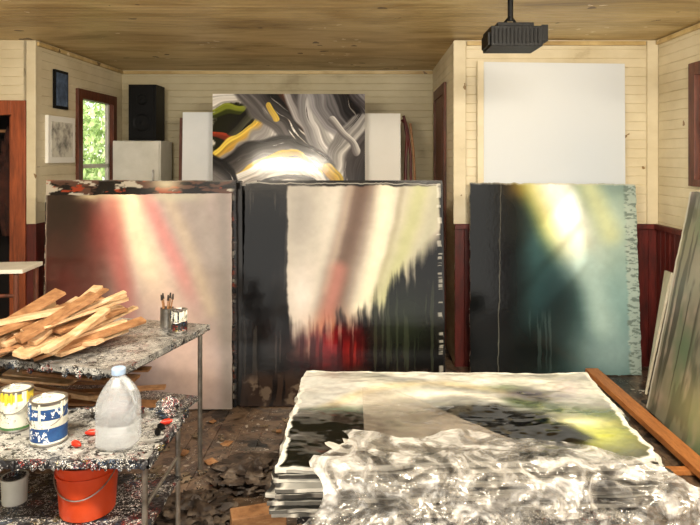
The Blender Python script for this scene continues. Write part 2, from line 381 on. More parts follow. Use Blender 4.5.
def canvas(name, corners, P, t=.03, edge=(150, 144, 132), rag=.0, ragf=9, bulge=0.0, wave=0.0, mat=None, parent=None, seed=1, edgen=.5):
    BL, BR, TR, TL = [np.array(c, float) for c in corners]
    ny, nx = P.c.shape[:2]
    u, v = np.meshgrid(np.linspace(0, 1, nx), np.linspace(0, 1, ny))
    if rag:
        def rn(a, sd): return rag * (fbm(a * ragf + 20, a * 0 + sd, sd, 4) - .5) * 2
        uL, uR = rn(v, seed), 1 + rn(v, seed + 3); vB, vT = np.abs(rn(u, seed + 5)), 1 + rn(u, seed + 8)
        uu = uL + u * (uR - uL); vv = vB + v * (vT - vB)
    else: uu, vv = u, v
    n = np.cross(BR - BL, TL - BL); n /= np.linalg.norm(n)
    pos = (BL * ((1 - uu) * (1 - vv))[..., None] + BR * (uu * (1 - vv))[..., None] + TR * (uu * vv)[..., None] + TL * ((1 - uu) * vv)[..., None])
    off = bulge * np.sin(math.pi * u) * np.sin(math.pi * v) + wave * (fbm(u * 5 + 9, v * 5 + 9, seed + 11, 4) - .5) * 2
    pos = pos + n * off[..., None]
    V = pos.reshape(-1, 3); idx = np.arange(nx * ny).reshape(ny, nx)
    F = np.stack([idx[:-1, :-1], idx[:-1, 1:], idx[1:, 1:], idx[1:, :-1]], -1).reshape(-1, 4).tolist()
    loop = np.concatenate([idx[0, :], idx[1:, -1], idx[-1, -2::-1], idx[-2:0:-1, 0]])
    B1 = V[loop] - n * .0005; B2 = V[loop] - n * t; o = len(V); k = len(loop)
    C = P.c.reshape(-1, 3)
    ne = fbm(np.arange(k) * .09, np.zeros(k), seed + 2, 4)[:, None]
    ec = np.array(edge, float) * (1 - edgen * (ne > .5))
    ecb = ec * (.6 + .8 * ne)
    V = np.concatenate([V, B1, B2]); C = np.concatenate([C, ec + 0 * ne, ecb])
    for i in range(k):
        j = (i + 1) % k
        F.append([int(loop[i]), o + i, o + j, int(loop[j])]); F.append([o + i, o + k + i, o + k + j, o + j])
    F.append([o + k + i for i in range(k)])
    mid = V.mean(0); me = bpy.data.meshes.new(name); me.from_pydata((V - mid).tolist(), [], F)
    ca = me.color_attributes.new('paint', 'FLOAT_COLOR', 'POINT')
    rgba = np.ones((len(V), 4)); rgba[:, :3] = lin(np.clip(C, 0, 255)); ca.data.foreach_set('color', rgba.ravel())
    me.materials.append(mat or M_paint); me.update()
    ob = bpy.data.objects.new(name, me); ob.location = mid; scene.collection.objects.link(ob)
    if parent: adopt(ob, parent)
    return ob

# ---- painting A (left stack, front): soft pink / white / pale yellow glow on silvery mauve
A = Paint(188, 218, 240, (156, 142, 138))
A.mix(sstep(104, 20, A.x + 26 * (A.n(.02, .02, 4) - .5)) * .95, (64, 42, 34))
A.blob(18, 20, 44, 50, (36, 30, 24), .85)
A.blob(22, 110, 44, 60, (92, 42, 38), .75, warp=20)
A.blob(70, 195, 80, 44, (128, 108, 110), .85)
A.blob(150, 185, 80, 54, (166, 152, 152), .8)
A.blob(58, 34, 18, 44, (144, 52, 46), .6)
A.stroke([(84, -10), (98, 45), (122, 110), (150, 190)], 50, (206, 180, 170), .85, 1)
A.stroke([(76, -8), (86, 22), (102, 70), (126, 130)], 26, (240, 222, 190), .95, 1, fade=True)
A.blob(82, 6, 18, 16, (255, 248, 206), .95)
A.stroke([(98, -5), (118, 40), (146, 100), (156, 140)], 14, (214, 124, 122), .6, 1, fade=True)
A.stroke([(68, 10), (72, 60), (84, 120), (92, 170)], 18, (184, 90, 84), .6, 1, fade=True)
A.stroke([(120, -5), (140, 40), (168, 120)], 14, (196, 178, 150), .5, 1)
A.stroke([(144, -5), (170, 60), (186, 140)], 24, (146, 138, 132), .75, 1)
A.stroke([(178, 0), (182, 60), (184, 218)], 14, (124, 118, 114), .7, 1)
A.blob(130, 3, 34, 6, (186, 184, 160), .6); A.blob(46, 2, 14, 5, (214, 200, 160), .8, warp=4)
A.mix(sstep(1.4, .8, A.x) * .5 + sstep(216.8, 217.5, A.y) * .5, (170, 160, 146))
A.grain(.06, 5, .12)
S1 = empty('leaning_painting_stack', (-1.6, 4.6, 0))
canvas('front_painting', ((-2.24, 4.38, .005), (-.945, 4.38, .005), (-.985, 4.56, 1.475), (-2.31, 4.56, 1.46)), A, t=.03, rag=.004, ragf=16, parent=S1, edge=(90, 80, 70))
A2 = Paint(190, 230, 200, (26, 22, 20))
A2.mix(sstep(.5, .56, A2.n(.05, .2, 31)), (80, 56, 46)); A2.mix(sstep(.6, .64, A2.n(.07, .2, 33)), (170, 162, 148)); A2.mix(sstep(.63, .67, A2.n(.06, .2, 37)), (140, 56, 34))
A2.blob(120, 3, 16, 9, (200, 190, 160), .9); A2.mix(sstep(2, 0, A2.y) * .5, (160, 152, 140)); A2.mix(sstep(184, 190, A2.x) * .8, (18, 18, 20))
canvas('second_painting', ((-2.27, 4.42, .005), (-.92, 4.42, .005), (-.965, 4.60, 1.565), (-2.33, 4.60, 1.57)), A2, t=.03, rag=.004, parent=S1, seed=5, edge=(60, 54, 50))
DK = Paint(190, 230, 60, (22, 21, 22)); DK.mix(DK.n(.1, .03, 3) * .4, (80, 76, 72))
for i, (a, b, c, z) in enumerate(((-2.2, -.88, -.93, 1.5), (-2.25, -.90, -.94, 1.56), (-2.2, -.86, -.91, 1.52))):
    y = 4.46 + .045 * i
    canvas('rear_canvas_%d' % (i + 1), ((a, y, .005), (b, y, .005), (c, y + .18, z), (a - .05, y + .18, z)), DK, t=.035, parent=S1, seed=9 + i, edge=(150, 144, 134) if i == 1 else (40, 38, 38))

# ---- painting B (centre stack): black with a soft silver veil and red-amber base
B = Paint(204, 224, 300, (10, 9, 10))
B.mix(sstep(.5, .75, B.n(.05, .02, 11)) * .3, (56, 52, 48))
B.drips(2, 44, 10, 200, (84, 80, 74), 12, .35, .66, .4)
B.blob(165, 140, 36, 40, (34, 42, 30), .8); B.drips(128, 196, 100, 190, (60, 66, 50), 16, .4, .6, .5)
B.blob(88, 166, 30, 24, (126, 18, 24), .95, warp=14); B.blob(114, 176, 14, 16, (160, 40, 34), .7, warp=8); B.blob(62, 172, 18, 12, (88, 60, 50), .6, warp=8)
base = B.c.copy()
pm = B.poly([(44, 3), (202, 2), (203, 60), (196, 90), (160, 150), (110, 172), (50, 172), (45, 100)], (0, 0, 0), 1, 1.4, 2, 2, .05)
low = np.interp(B.x, [44, 56, 80, 112, 140, 160, 180, 203], [150, 158, 156, 140, 126, 106, 82, 60])
strk = (B.n(.25, .008, 44, 3) - .5) * 40 + (B.n(.08, .05, 47, 3) - .5) * 20
pm = pm * sstep(10, -18, B.y - low + strk * sstep(50, 100, B.y + 0 * B.x))
B.c[:] = (186, 178, 166)
B.blob(58, 30, 26, 70, (146, 142, 136), .85); B.blob(60, 118, 18, 40, (214, 206, 200), .85)
B.blob(94, 40, 20, 60, (200, 195, 185), .7)
B.stroke([(124, -8), (112, 50), (98, 100), (84, 170)], 26, (90, 70, 60), .92, 1)
B.stroke([(112, -8), (100, 50), (84, 110)], 7, (170, 154, 140), .6, 1)
B.stroke([(150, -8), (142, 60), (122, 130)], 17, (222, 217, 192), .9, 1)
B.stroke([(166, -8), (156, 50), (134, 120)], 6, (140, 134, 108), .5, 1)
B.stroke([(186, -8), (172, 50), (144, 120)], 20, (168, 172, 124), .75, 1)
B.stroke([(202, -8), (196, 40), (178, 84)], 14, (164, 164, 142), .8, 1)
B.stroke([(98, 90), (88, 130), (80, 165)], 15, (186, 120, 108), .7, 1); B.blob(92, 150, 30, 18, (190, 110, 70), .5)
veil = B.c.copy(); k = pm[..., None]; B.c = base * (1 - k) + veil * k
B.drips(60, 122, 140, 166, (200, 170, 150), 15, .4, .62, .45); B.drips(56, 126, 156, 190, (40, 6, 10), 14, .3, .52, .6)
B.mix(sstep(184, 200, B.y + 14 * (B.n(.06, .06, 5) - .5)) * .9, (50, 38, 32)); B.mix(sstep(190, 204, B.y) * sstep(.52, .64, B.n(.08, .1, 21)) * .7, (112, 98, 84))
B.drips(4, 200, 196, 224, (12, 11, 12), 19, .2, .55, .7)
B.mix(sstep(199, 200.5, B.x) * sstep(.5, .55, B.n(.02, .3, 6)) * .6, (206, 204, 194)); B.mix(sstep(1.6, .6, B.y) * .7, (200, 196, 184))
B.grain(.05, 6, .12)
S2 = empty('leaning_painting_stack', (-.2, 4.6, 0))
canvas('front_painting', ((-.895, 4.43, .005), (.512, 4.43, .005), (.512, 4.62, 1.54), (-.90, 4.62, 1.55)), B, t=.03, rag=.006, ragf=22, parent=S2, seed=21)
for i, (a, b, c, z) in enumerate(((-.86, .53, .53, 1.55), (-.88, .50, .51, 1.52), (-.83, .54, .535, 1.56))):
    y = 4.47 + .045 * i
    canvas('rear_canvas_%d' % (i + 1), ((a, y, .005), (b, y, .005), (c, y + .19, z), (a - .01, y + .19, z)), DK, t=.035, parent=S2, seed=19 + i, edge=(120, 110, 96))

# ---- painting C (right): dark teal with white-yellow glow
C = Paint(172, 190, 250, (40, 66, 66))
C.blob(150, 110, 60, 90, (142, 178, 178), .95); C.blob(150, 40, 44, 54, (196, 216, 200), .9)
C.blob(88, 128, 32, 60, (16, 34, 37), .92); C.blob(140, 168, 46, 30, (150, 178, 180), .8)
C.mix(sstep(72, 34, C.x + 10 * (C.n(.03, .02, 4) - .5)), (9, 10, 10))
C.blob(50, 4, 16, 14, (110, 84, 40), .8); C.blob(58, 172, 44, 34, (10, 16, 16), .9)
C.stroke([(62, -10), (82, 30), (106, 86)], 28, (210, 202, 88), .85, 1, fade=True)
C.stroke([(80, -10), (98, 30), (132, 110)], 36, (255, 252, 226), 1, 1, fade=True)
C.stroke([(86, -5), (120, 66)], 22, (255, 255, 248), 1, 1, fade=True)
C.stroke([(118, -10), (144, 50)], 20, (216, 222, 172), .8, 1)
C.stroke([(122, 80), (134, 140)], 24, (184, 212, 206), .8, 1)
C.drips(60, 100, 130, 185, (100, 120, 116), 27, .3, .62, .3)
C.mix(sstep(159, 162, C.x + 5 * (C.n(.1, .35, 8) - .5)) * .6, (190, 200, 190)); C.mix(sstep(158, 161, C.x) * sstep(.52, .6, C.n(.18, .7, 9)) * .6, (84, 100, 94))
C.mix(sstep(2, .8, C.y + 1.5 * (C.n(.3, .3, 2) - .5)) * .6, (196, 192, 176)); C.stroke([(32, 0), (28, 190)], .5, (150, 146, 130), .5, .4)
C.grain(.05, 6, .12)
canvas('glowing_abstract_painting', ((.79, 5.06, .005), (2.15, 5.06, .005), (2.15, 5.18, 1.515), (.81, 5.18, 1.525)), C, t=.035, rag=.006, ragf=26, seed=33, edge=(190, 186, 170))

# ---- painting E (loose broad brush strokes, alcove)
E = Paint(152, 108, 360, (226, 221, 212))
def ES(pts, wd, c, c2, br=.35, a=1, soft=.22, seed=3, dry=.35): E.stroke(pts, wd, c, a, soft, c2, br, seed, 6, dry=dry, wo=2)
Y1, Y2 = (240, 208, 88), (190, 160, 72)
E.poly([(0, 14), (34, 10), (46, 30), (38, 54), (0, 60)], (26, 28, 15), 1, 2, 7)
ES([(0, 24), (18, 16), (36, 20)], 6, (146, 156, 52), (50, 56, 20)); ES([(-2, 40), (16, 44)], 4, (176, 64, 38), (80, 28, 18), seed=31)
ES([(4, 62), (24, 48), (44, 32)], 9, Y1, (196, 140, 54), seed=32); ES([(20, 36), (36, 18), (44, 2)], 7, (14, 14, 12), (76, 76, 60), seed=34)
ES([(-2, 5), (36, -1)], 8, (246, 244, 240), (206, 202, 196), seed=35)
ES([(84, 18), (54, 50), (8, 92)], 20, (250, 248, 244), (156, 152, 150), seed=5)
ES([(36, -12), (56, 14), (90, 44)], 19, (12, 11, 13), (104, 100, 100), seed=6)
ES([(66, -8), (80, 14), (98, 36)], 6, (146, 88, 56), (60, 38, 30), seed=7)
ES([(76, -8), (88, 22), (114, 66)], 9, (64, 60, 62), (170, 166, 166), seed=27)
ES([(100, -12), (98, 20), (112, 46), (126, 78)], 14, (250, 248, 244), (128, 126, 128), seed=8)
ES([(106, -16), (122, 16), (154, 50)], 23, (24, 23, 26), (146, 144, 148), seed=9)
ES([(144, -12), (158, 14)], 12, (180, 178, 182), (60, 56, 60), seed=10)
ES([(144, 34), (126, 58), (118, 100)], 13, (238, 236, 232), (128, 126, 126), seed=11)
ES([(166, 44), (146, 70), (152, 118)], 19, (10, 9, 11), (76, 72, 74), seed=12)
ES([(14, 80), (46, 54), (84, 52), (108, 72)], 13, (24, 21, 21), (126, 120, 116), seed=15)
ES([(24, 86), (56, 65), (86, 62), (108, 80)], 6, Y1, (172, 148, 86), seed=14)
ES([(8, 106), (38, 80), (72, 71), (104, 84), (130, 116)], 9, (250, 248, 242), (176, 170, 164), seed=16)
ES([(26, 110), (50, 88), (88, 83), (118, 106)], 4, (30, 27, 29), (140, 134, 130), seed=17)
ES([(-4, 68), (10, 78), (20, 110)], 12, (14, 14, 16), (116, 112, 110), seed=18)
E.blob(78, 97, 22, 8, (210, 210, 208), .9, hard=.4, warp=5); E.blob(78, 97, 9, 7, (66, 76, 84), 1, hard=.5, warp=4); E.blob(78, 97, 4, 4, (8, 8, 8), 1, hard=.4)
ES([(116, 78), (128, 92), (124, 110)], 6, Y1, (182, 142, 70), seed=20)
ES([(56, 12), (62, 28)], 3.5, Y1, Y2, seed=13)
ES([(118, 26), (144, 60)], 4, (234, 232, 228), (100, 96, 98), seed=37)
canvas('brushstroke_abstract_painting', ((-1.545, 6.28, 1.305), (-.05, 6.28, 1.305), (-.05, 6.38, 2.36), (-1.57, 6.38, 2.36)), E, t=.035, seed=41, edge=(190, 186, 176))

w = MB(M_primed, M_frame)
w.box((-1.63, 6.5, 1.747), (.55, .03, .88), (-.05, 0, 0)); w.box((-1.63, 6.525, 1.747), (.5, .02, .8), (-.05, 0, 0), 1); w.build('primed_canvas', bevel=.003)
w = MB(M_primed2, M_frame)
w.box((.06, 6.5, 1.74), (.5, .03, .87), (-.05, 0, 0)); w.box((.06, 6.525, 1.74), (.46, .02, .8), (-.05, 0, 0), 1); w.build('primed_canvas', bevel=.003)
w = MB(M_frame); w.box((-1.75, 6.64, 1.72), (.46, .025, .84), (-.06, 0, 0)); w.build('brown_board', bevel=.003)
w = MB(M_red, M_wood2)
w.tube([(.36, 6.58, 1.31), (.37, 6.6, 1.7), (.385, 6.64, 1.95), (.36, 6.66, 2.08), (.33, 6.66, 2.12)], .016)
w.tube([(.42, 6.56, 1.31), (.42, 6.6, 1.75), (.39, 6.66, 2.02), (.35, 6.68, 2.16)], .014)
w.tube([(.47, 6.56, 1.31), (.45, 6.64, 1.8), (.42, 6.68, 2.08)], .013, mi=1)
w.build('bent_branch_bundle')
w = MB(M_wood2)
for x in (-2.05, -.75, .45):
    for y in (4.9, 5.65, 6.75):
        w.bb((x - .03, y - .03, 0), (x + .03, y + .03, 1.27))
w.bb((-2.1, 4.87, 1.27), (.5, 6.8, 1.3)); w.bb((-2.1, 4.87, .5), (.5, 6.8, .53)); w.build('timber_storage_rack')
w = MB(M_white, M_chrome)
w.bb((-2.68, 6.66, .04), (-2.18, 7.05, 1.90)); w.bb((-2.67, 6.635, .06), (-2.19, 6.66, 1.2)); w.bb((-2.67, 6.635, 1.22), (-2.19, 6.66, 1.89))
w.bb((-2.25, 6.60, 1.3), (-2.235, 6.635, 1.6), 1); w.bb((-2.66, 6.68, 0), (-2.2, 7.0, .04)); w.build('white_cabinet', bevel=.01)
w = MB(M_black, M_tabledk)
w.bb((-2.53, 6.7, 1.905), (-2.24, 6.98, 2.49)); w.bb((-2.51, 6.685, 1.93), (-2.26, 6.7, 2.47))
for z, r in ((2.09, .1), (2.33, .06)):
    w.lathe((-2.385, 6.69, z), [(r, 0), (r, .012), (r * .9, .012), (r * .35, -.01), (r * .3, .006), (0.001, .01)], rot=(math.pi / 2, 0, 0))
w.build('loudspeaker', bevel=.006)
M_ink = nmat('sketched_paper', [(.3, (100, 100, 96)), (.42, (170, 166, 156)), (.55, (226, 224, 212))], scale=9, rough=.8)
w = MB(M_frame, M_primed2, M_ink)
w.bb((XL + .002, 5.45, 1.68), (XL + .03, 5.94, 2.09), 1); w.bb((XL + .03, 5.50, 1.73), (XL + .033, 5.89, 2.04), 2); w.build('framed_drawing')
w = MB(M_black, nmat('blue_print', [(.3, (30, 44, 70)), (.6, (86, 108, 140)), (.8, (180, 190, 200))], scale=14))
w.bb((XL + .002, 5.58, 2.16), (XL + .025, 5.82, 2.5)); w.bb((XL + .025, 5.60, 2.185), (XL + .028, 5.80, 2.475), 1); w.build('small_blue_picture')

D = Paint(142, 130, 80, (214, 220, 226)); D.blob(110, 90, 60, 40, (198, 208, 218), .6); D.blob(30, 20, 60, 50, (226, 230, 232), .7)
canvas('large_blank_canvas', ((.93, 5.245, 1.24), (2.095, 5.245, 1.24), (2.095, 5.262, 2.50), (.935, 5.262, 2.515)), D, t=.015, seed=51, edge=(200, 196, 184), edgen=.1, mat=paint_mat('matte_primer', .8, .1))
w = MB(M_wall); w.bb((.88, 5.235, 1.24), (.93, 5.27, 2.52)); w.bb((.88, 5.235, 1.19), (2.12, 5.27, 1.24)); w.build('trim_6')

Rr = Paint(150, 150, 240, (132, 128, 112))
Rr.mix(sstep(.35, .65, Rr.n(.03, .02, 61)), (100, 118, 94)); Rr.mix(sstep(.48, .7, Rr.n(.035, .025, 65)) * .8, (188, 164, 154)); Rr.mix(sstep(.55, .7, Rr.n(.09, .03, 68)) * .6, (70, 70, 62))
Rr.drips(0, 40, 0, 130, (60, 58, 50), 66, .3, .5, .7); Rr.blob(60, 130, 40, 20, (180, 178, 120), .6); Rr.mix(sstep(3, 1, Rr.x), (210, 206, 192))
canvas('mottled_abstract_painting', ((1.90, 4.40, .005), (1.87, 2.9, .005), (2.29, 2.95, 1.47), (2.29, 4.58, 1.49)), Rr, t=.03, rag=.008, seed=71)

# ------------------------------------------------------------ projector hanging from ceiling
w = MB(M_black, M_chrome, M_glass)
w.tube([(.79, 3.6, 2.70), (.79, 3.6, 2.5)], .016, 14); w.lathe((.79, 3.6, 2.66), [(.001, .03), (.05, .03), (.05, .01), (.02, 0)], 24)
w.bb((.66, 3.48, 2.34), (.94, 3.74, 2.45)); w.box((.80, 3.6, 2.465), (.2, .18, .02)); w.tube([(.74, 3.55, 2.47), (.79, 3.6, 2.53), (.85, 3.65, 2.47)], .008)
for i in range(12): w.bb((.675 + .0215 * i, 3.472, 2.355), (.681 + .0215 * i, 3.482, 2.435))
w.bb((.645, 3.5, 2.35), (.66, 3.7, 2.42)); w.bb((.94, 3.5, 2.37), (.975, 3.7, 2.46)); w.build('ceiling_projector', bevel=.004)

# ------------------------------------------------------------ added fill lamps on the unseen near ceiling, modelled as fluorescent fixtures
M_em, ntm, bm = base_mat('fill_lamp_tube', .3)
bm.inputs['Base Color'].default_value = (1, 1, 1, 1); bm.inputs['Emission Color'].default_value = (1, .9, .76, 1); bm.inputs['Emission Strength'].default_value = 8
for x in (-1.4, 1.0):
    w = MB(M_white, M_em)
    w.bb((x - .65, 1.3, CH - .09), (x + .65, 1.5, CH - .008)); w.tube([(x - .6, 1.36, CH - .12), (x + .6, 1.36, CH - .12)], .019, mi=1); w.tube([(x - .6, 1.44, CH - .12), (x + .6, 1.44, CH - .12)], .019, mi=1)
    for e in (-.62, .62): w.bb((x + e - .02, 1.32, CH - .145), (x + e + .02, 1.48, CH - .09))
    w.build('added_fill_lamp')
    ld = bpy.data.lights.new('added_fill_light', 'AREA'); ld.shape = 'RECTANGLE'; ld.size = 1.2; ld.size_y = .25; ld.energy = 150 if x > 0 else 125; ld.color = (1, .88, .7)
    lo = bpy.data.objects.new('added_fill_light', ld); lo.location = (x, 1.4, CH - .16); lo.rotation_euler = (math.radians(40), 0, 0); scene.collection.objects.link(lo)

# ------------------------------------------------------------ foreground horizontal canvas stack
F = Paint(152, 114, 330, (150, 151, 146))   # cm; y from back
F.mix(sstep(.35, .7, F.n(.03, .05, 81)), (204, 204, 196))
F.mix(sstep(38, 74, F.y + 18 * (F.n(.03, .03, 88) - .5)) * .9, (44, 46, 43))
F.stroke([(0, 14), (26, 30), (4, 50)], 20, (182, 184, 182), .8, 1)
F.stroke([(10, 62), (24, 42), (44, 26), (70, 18), (94, 24), (112, 42)], 8, (220, 202, 156), .55, 1)
F.stroke([(18, 64), (30, 46), (52, 36), (80, 32), (98, 44)], 9, (238, 236, 222), .8, 1)
F.stroke([(50, 6), (88, 12), (120, 26)], 10, (244, 244, 234), .8, 1)
F.stroke([(90, 6), (120, 14), (148, 30)], 12, (226, 224, 212), .7, 1)
F.blob(116, 36, 16, 11, (52, 46, 60), .85, ang=30, warp=8); F.blob(136, 24, 8, 10, (160, 138, 146), .5); F.blob(104, 26, 12, 6, (110, 126, 88), .6)
F.stroke([(106, 46), (126, 56), (152, 68)], 12, (60, 74, 50), .8, 1); F.blob(136, 86, 20, 20, (176, 182, 84), .9); F.blob(130, 74, 14, 7, (240, 240, 190), .85)
F.poly([(50, 66), (68, 54), (96, 52), (120, 66), (130, 92), (116, 110), (88, 110), (58, 94)], (6, 7, 8), 1, 5, 6, 4, .05)
F.blob(45, 70, 26, 14, (56, 58, 56), .7); F.poly([(-5, 62), (16, 54), (40, 68), (52, 96), (46, 118), (-5, 118)], (8, 11, 9), .97, 7, 6, 5, .05)
F.blob(22, 56, 14, 5, (90, 116, 92), .6)
F.mix(sstep(5, 2.5, F.y + 5 * (F.n(.12, .2, 3) - .5) + 1.5), (230, 230, 222)); F.mix(sstep(149, 150.5, F.x + 4 * (F.n(.1, .2, 4) - .5)), (216, 214, 204)); F.mix(sstep(2.4, 1.2, F.x + 3 * (F.n(.1, .2, 5) - .5)), (204, 204, 198)); F.mix(sstep(111, 113, F.y + 5 * (F.n(.1, .2, 6) - .5)), (194, 194, 190))
F.grain(.12, 9, .3)
S3 = empty('flat_painting_stack', (.4, 3, 0))
canvas('top_painting', ((-.36, 2.42, .55), (1.13, 2.50, .55), (1.19, 3.52, .55), (-.36, 3.56, .55)), F, t=.012, rag=.012, ragf=9, wave=.016, mat=M_painthor, parent=S3, seed=81, edge=(212, 210, 202), edgen=.3)
WH = Paint(150, 112, 90, (186, 185, 178)); WH.mix(sstep(.5, .6, WH.n(.05, .05, 3)), (130, 130, 126)); WH.mix(sstep(.62, .66, WH.n(.1, .1, 7)), (40, 40, 40))
z = .53
for i in range(9):
    a = random.uniform(-.02, .03); b = random.uniform(-.03, .03); c = random.uniform(-.03, .03)
    canvas('stacked_canvas_%d' % (i + 1), ((-.37 + a, 2.40 + c, z), (1.14 + b, 2.47 - c * .5, z), (1.19 + b, 3.52, z), (-.37 + a, 3.56, z)), WH, t=.014, rag=.016, ragf=12, wave=.008, mat=M_stacked, parent=S3, seed=90 + i * 3, edge=(206, 203, 194) if i % 3 else (120, 116, 110), edgen=.6)
    z -= .0165
w = MB(M_wood2, M_tabledk)
w.bb((-.28, 2.45, .33), (1.06, 3.45, .37), 1)
for x in (-.25, .97):
    for y in (2.5, 3.36): w.bb((x, y, 0), (x + .07, y + .07, .33))
w.bb((-.25, 2.52, .12), (1.04, 2.55, .2)); w.bb((-.25, 3.38, .12), (1.04, 3.41, .2))
w.build('low_work_table')

# crumpled plastic sheeting over the front of the stack
M_plastic = nmat('crumpled_silvery_plastic', [(.36, (70, 68, 66)), (.48, (142, 140, 136)), (.62, (216, 215, 212))], scale=6, rough=.16, metal=.22, dist=1.4, bump=.6, bscale=15, alpha=(.38, .88))
M_film = nmat('clear_plastic_film', [(.3, (128, 116, 104)), (.7, (180, 170, 158))], scale=3, rough=.07, bump=.3, bscale=9, alpha=(.28, .5))
def sheet(name, path, left, right, mats, nu=240, nv=190, amp=.012, ampf=None, seed=0, fr=9):
    pts = np.array(path, float); seg = np.r_[0, np.cumsum(np.hypot(*(pts[1:] - pts[:-1]).T))]; seg /= seg[-1]
    vs = []; last = (0, 1)
    for j in range(nv):
        t = j / (nv - 1); y = np.interp(t, seg, pts[:, 0]); zz = np.interp(t, seg, pts[:, 1])
        tt = min(1, t + .06); t0 = max(0, tt - .12); dy = np.interp(tt, seg, pts[:, 0]) - np.interp(t0, seg, pts[:, 0]); dz = np.interp(tt, seg, pts[:, 1]) - np.interp(t0, seg, pts[:, 1])
        l = math.hypot(dy, dz)
        if l < 1e-6: ny_, nz_ = last
        else: ny_, nz_ = dz / l, -dy / l
        last = (ny_, nz_)
        am = amp * (ampf(t) if ampf else 1); x0, x1 = left(t), right(t)
        for i in range(nu):
            u = i / (nu - 1); x = x0 + (x1 - x0) * u
            q = Vector((x * fr, t * fr * 1.2, seed)); q = q + .35 * mn.noise_vector(q * .7)
            h = am * (1.7 - abs(mn.noise(q)) * 2.8 + .5 * (1 - 2.6 * abs(mn.noise(q * 2.3 + Vector((5, 5, 5))))) + .24 * (1 - 2.6 * abs(mn.noise(q * 5.1))))
            hem = (1 - t) ** 6 * .10 * mn.noise(Vector((x * 4.1, seed, 1.3)))
            vs.append((x + .5 * am * mn.noise(q * 1.5), y + ny_ * h + hem, zz + nz_ * h))
    mb = MB(*mats); mb.add(vs, [])
    for j in range(nv - 1):
        for i in range(nu - 1): mb.f.append((j * nu + i, j * nu + i + 1, (j + 1) * nu + i + 1, (j + 1) * nu + i)); mb.m.append(0)
    return mb.build(name, smooth=True)
PS = empty('plastic_sheeting', (.4, 2.6, .5))
o = sheet('clear_film', [(3.24, .570), (2.52, .570)], lambda t: -.04 + .02 * t, lambda t: .08 + .60 * t, (M_film,), amp=.003, nu=120, nv=90, seed=2, fr=5); adopt(o, PS)
o = sheet('crumpled_skirt', [(2.66, .574), (2.43, .572), (2.35, .53), (2.30, .42), (2.22, .3), (2.08, .2), (1.98, .12)],
      lambda t: -.12 - .18 * min(1, t * 1.3) + .05 * math.sin(t * 19), lambda t: .66 + .62 * min(1, t * 2.4) + .03 * math.sin(t * 14), (M_plastic,), amp=.024,
      ampf=lambda t: .16 + .84 * float(sstep(.08, .5, t)), seed=4, fr=6.5); adopt(o, PS)

# ------------------------------------------------------------ orange plank on floor, panel, scraps
w = MB(M_woodo); w.box((1.765, 4.15, .055), (.10, 1.75, .04), (0, 0, .03)); w.box((1.66, 4.9, .018), (.3, .05, .03)); w.box((1.68, 3.5, .018), (.3, .05, .03)); w.build('wooden_plank', bevel=.004)
M_bag = nmat('pale_panel_paint', [(.3, (190, 184, 160)), (.7, (230, 224, 204))], scale=5, rough=.5)
w = MB(M_bag, M_frame)
w.add([(2.00, 4.66, .005), (2.12, 4.88, .005), (2.27, 4.93, .86), (2.22, 4.72, .88), (2.015, 4.65, .005), (2.135, 4.87, .005), (2.285, 4.92, .86), (2.235, 4.71, .88)],
      [(0, 1, 2, 3), (7, 6, 5, 4), (0, 4, 5, 1), (1, 5, 6, 2), (2, 6, 7, 3), (3, 7, 4, 0)])
w.build('small_pale_panel', bevel=.002)

w = MB(M_canvas_back, M_wood2, M_primed2)
for i in range(60):
    x = random.uniform(-1.5, -.2); y = random.uniform(2.9, 4.2); s = random.uniform(.02, .07)
    w.box((x, y, .006), (s, s * random.uniform(.3, 1.2), .006), (0, 0, random.uniform(0, 3)), random.choice((0, 0, 0, 0, 1)), s * .1)
w.build('floor_debris')
M_rag = nmat('paint_soaked_rag', [(.3, (22, 18, 16)), (.5, (60, 48, 40)), (.7, (120, 106, 92))], scale=9, rough=.6, bump=.5)
for i, (x, y, sx, sy, sz) in enumerate(((-.62, 3.42, .16, .12, .05), (-.84, 3.05, .14, .1, .05))):
    w = MB(M_rag); w.crumple((x, y, sz * .9), (sx, sy, sz), 11 + i, amp=.6, fr=3.2); w.build('crumpled_rag', smooth=True)
w = MB(M_wood2); w.box((-.5, 2.86, .11), (.24, .1, .1), (0, 0, .3)); w.box((-.46, 2.86, .03), (.5, .08, .05), (0, 0, .2)); w.build('wood_block', bevel=.004)

# ------------------------------------------------------------ splattered low table (front left)
TZ = .65; T0 = 2.30; T1 = 2.76
w = MB(M_table, M_tabledk, M_chrome)
w.bb((-1.85, T0, TZ - .02), (-.80, T1, TZ - .004), 0)
w.bb((-1.85, T0 - .01, TZ - .03), (-.79, T0 + .002, TZ), 1); w.bb((-.80, T0 - .01, TZ - .03), (-.788, T1 + .01, TZ), 1); w.bb((-1.85, T1, TZ - .03), (-.79, T1 + .01, TZ), 1)
for i in range(130):
    x = random.uniform(-1.8, -.79); r = random.uniform(.004, .009); l = random.uniform(.0, .02)
    w.lathe((x, T0 - .01, TZ - .01 - l), [(.001, -r * 1.5), (r, -r * .5), (r, r), (.001, r * 2)], 8, [1, 1, 1])
for i in range(40):
    y = random.uniform(T0, T1); r = random.uniform(.004, .008); w.lathe((-.788, y, TZ - .01 - random.uniform(0, .02)), [(.001, -r * 1.5), (r, -r * .5), (r, r), (.001, r * 2)], 8, [1, 1, 1])
for x in (-1.8, -.82):
    for y in (T0 + .03, T1 - .03):
        w.tube([(x, y, 0), (x, y, TZ - .02)], .011, mi=2); w.tube([(x, y, 0), (x, y, .02)], .016, mi=1)
w.bb((-1.82, T0 + .02, .365), (-.81, T1 - .02, .38), 1)
w.tube([(-.82, T0 + .03, .46), (-.82, T1 - .03, .46)], .007, mi=2)
w.build('paint_splattered_table')

